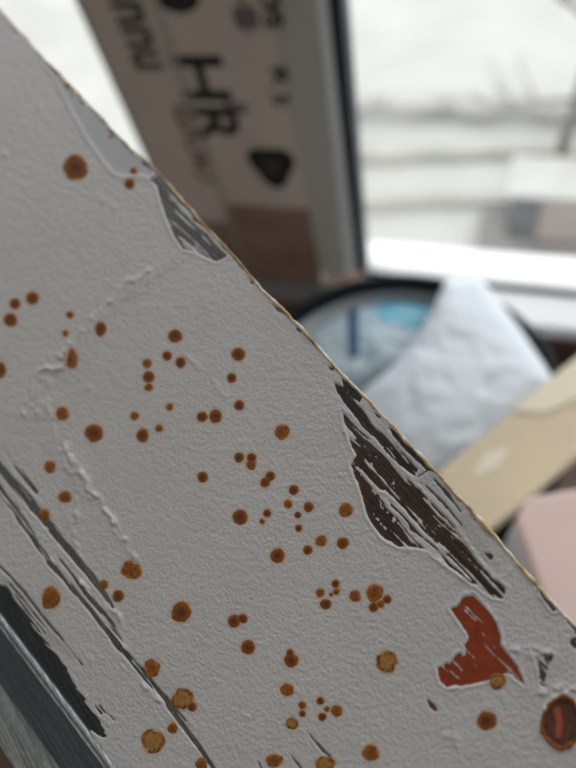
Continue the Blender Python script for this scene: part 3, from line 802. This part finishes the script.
vm = N.new('ShaderNodeVectorMath'); vm.operation = 'MULTIPLY'
L.new(nb.outputs['Fac'], mr.inputs[0]); L.new(old, vm.inputs[0]); L.new(mr.outputs[0], vm.inputs[1]); L.new(vm.outputs[0], pb.inputs['Base Color'])
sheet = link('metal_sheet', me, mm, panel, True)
sheet['label'] = 'bare metal sheet with folded shiny flange'

# ---- red primer left in the torn patch
def patch(name, poly, z, m, grow=1.5, label=None):
    pts = np.array(poly, float); c_ = pts.mean(0)
    bm = bmesh.new(); XYp = plane(pts[:, 0], pts[:, 1])
    prism(bm, [tuple(p) for p in XYp], -.0002, z)
    o = obj(name, bm, m, panel)
    if label: o['label'] = label
    return o
prim = mat('red_primer', (150, 62, 30), .38, noise=.22, nscale=420)
patch('red_primer_patch', CHIP_RED, .00003, prim, label='exposed orange-red primer')
patch('brown_primer_sliver', CHIPS_SMALL[0], .00003, mat('brown_primer', (112, 66, 40), .5))
# rusty oval: rust ring, red-brown floor, pale red bar
rust_m = mat('rust_crust', (124, 66, 24), .8, attr='Col', noise=.25, nscale=1600, bump=.00008, bscale=2600)
patch('oval_rust_floor', OVAL, .00003, mat('oval_rust_brown', (96, 62, 44), .7, noise=.35, nscale=1100, bump=.00006, bscale=1500))
patch('oval_primer_bar', [(553, 708), (560, 706), (563, 722), (561, 738), (555, 737), (556, 722)], .00006, mat('pale_red_primer', (176, 88, 62), .5, noise=.15, nscale=900))
bm = bmesh.new(); rnd = random.Random(8)
ring = [OVAL[k] for k in range(30)]
pp = plane(np.array([p[0] for p in ring]), np.array([p[1] for p in ring]))
tube(bm, [(p[0], p[1], .00012) for p in np.vstack([pp, pp[:1]])], [PXM * rnd.uniform(1.2, 3.0) for k in range(31)], 6, False)
o = obj('oval_rust_ring', bm, mat('orange_rust_ring', (136, 76, 22), .8, noise=.4, nscale=1500, bump=.00006, bscale=2600), panel, True)

# ---- rust spots, each a low crust of its own
rsd = np.random.RandomState(77)
KC = {0: ((90, 42, 6), (158, 92, 20)), 1: ((134, 74, 14), (172, 108, 34)), 2: ((172, 124, 62), (160, 110, 48))}
def paint_z(x, y, r):
    m = (np.abs(pu - x) < .8 * r + 1.2) & (np.abs(pv - y) < .8 * r + 1.2)
    return float(np.percentile(H[m], 82)) if m.any() else .17
for (x, y, r, kd, st) in SPOTS:
    n = 22; fr = (0, .3, .55, .76, .9, 1.06)
    ph = rsd.rand(4) * 6.28; amp = .022 + .018 * (kd > 0) + (.02 if r > 8 else 0)
    z0 = min(max(paint_z(x, y, r), .06), .4)
    Vv = []; Cc_ = []; dome = {0: .05, 1: .035, 2: .025}[kd]
    c0, c1 = np.array(lin(KC[kd][0])[:3]), np.array(lin(KC[kd][1])[:3])
    for f in fr:
        for k in range(n):
            a = 2 * math.pi * k / n
            rr = r * (1 + amp * (math.sin(2 * a + ph[0]) + math.sin(3 * a + ph[1]) + .7 * math.sin(5 * a + ph[2]) + (.8 * math.sin(7 * a + ph[3]) if kd == 2 else 0)))
            ww = plane(x + f * rr * math.cos(a), y + st * f * rr * math.sin(a))
            zz = z0 + .045 + dome * (1 - f * f) + rsd.uniform(-.012, .012) - (.11 if f > 1 else 0) - (.02 if .7 < f < 1 else 0)
            Vv.append((ww[0], ww[1], zz * MM))
            w = f ** 1.5 if kd < 2 else (1 if f > .7 else .1)
            cc = c0 * (1 - w) + c1 * w
            if kd == 2 and .7 < f and rsd.rand() < .35: cc = np.array(lin((100, 52, 14))[:3])
            if kd == 1 and rsd.rand() < .18: cc = np.array(lin((96, 48, 12))[:3])
            if f > 1: cc = .35 * cc + .65 * np.array(lin((184, 138, 86))[:3])
            Cc_.append(cc * rsd.uniform(.88, 1.12))
    F = []
    for i in range(len(fr) - 1):
        for k in range(n):
            F.append((i * n + k, (i + 1) * n + k, (i + 1) * n + (k + 1) % n, i * n + (k + 1) % n))
    me = bpy.data.meshes.new('rust_spot'); me.from_pydata(Vv, [], F); me.update()
    color_attr(me, 'Col', np.array(Cc_))
    bm = bmesh.new(); bm.from_mesh(me); bmesh.ops.remove_doubles(bm, verts=bm.verts, dist=1e-7)
    bmesh.ops.recalc_face_normals(bm, faces=bm.faces)
    if bm.faces and sum(f_.normal.z for f_ in bm.faces) < 0: bmesh.ops.reverse_faces(bm, faces=bm.faces)
    bm.to_mesh(me); bm.free()
    link('rust_spot', me, rust_m, panel, True)

# ---- crust of old filler and rust along the raw outer edge
n = 460; se = np.linspace(0.01, .99, n); E = edge_pts(RE, se)
al = np.cumsum(np.r_[0, np.linalg.norm(np.diff(E, axis=0), axis=1)])
jn = (fbm(al / 8, al * 0, 140, 3) - .5)
E = E + np.array([.73, -.68]) * (.2 + 2.2 * jn)[:, None]
Ex = plane(E[:, 0], E[:, 1])
rad = PXM * (1.0 + 1.7 * vnoise(al / 16, al * 0, 141) * vnoise(al / 5, al * 0, 142) + .5 * sstep(235, 260, E[:, 0]) * sstep(350, 330, E[:, 0]) + .5 * sstep(445, 460, E[:, 0]) * sstep(545, 525, E[:, 0]))
bm = bmesh.new(); tube(bm, [(p[0], p[1], .00002 + .00018 * k) for p, k in zip(Ex, vnoise(al / 6, al * 0, 143))], list(rad), 7)
me = bpy.data.meshes.new('edge_crust'); bm.verts.ensure_lookup_table()
kk = np.repeat(np.arange(n), 7); bm.to_mesh(me); bm.free()
tone = vnoise(al / 11, al * 0, 150) * .7 + .3 * vnoise(al / 3.5, al * 0, 151)
cols = np.array([lin(c_)[:3] for c_ in ((128, 92, 54), (180, 142, 88), (212, 190, 150), (234, 228, 216))])
bias = sstep(140, 340, E[:, 0]) * .22 + sstep(400, 470, E[:, 0]) * .08
x = np.clip((tone + bias) * 3.4 - .6, 0, 2.999); i0 = x.astype(int); fx = (x - i0)[:, None]
ce = cols[i0] * (1 - fx) + cols[i0 + 1] * fx
color_attr(me, 'Col', ce[kk])
ec = link('edge_crust', me, mat('edge_filler_crust', (200, 170, 120), .75, attr='Col', noise=.15, nscale=2000), panel, True)
ec['label'] = 'tan crust along the raw edge'
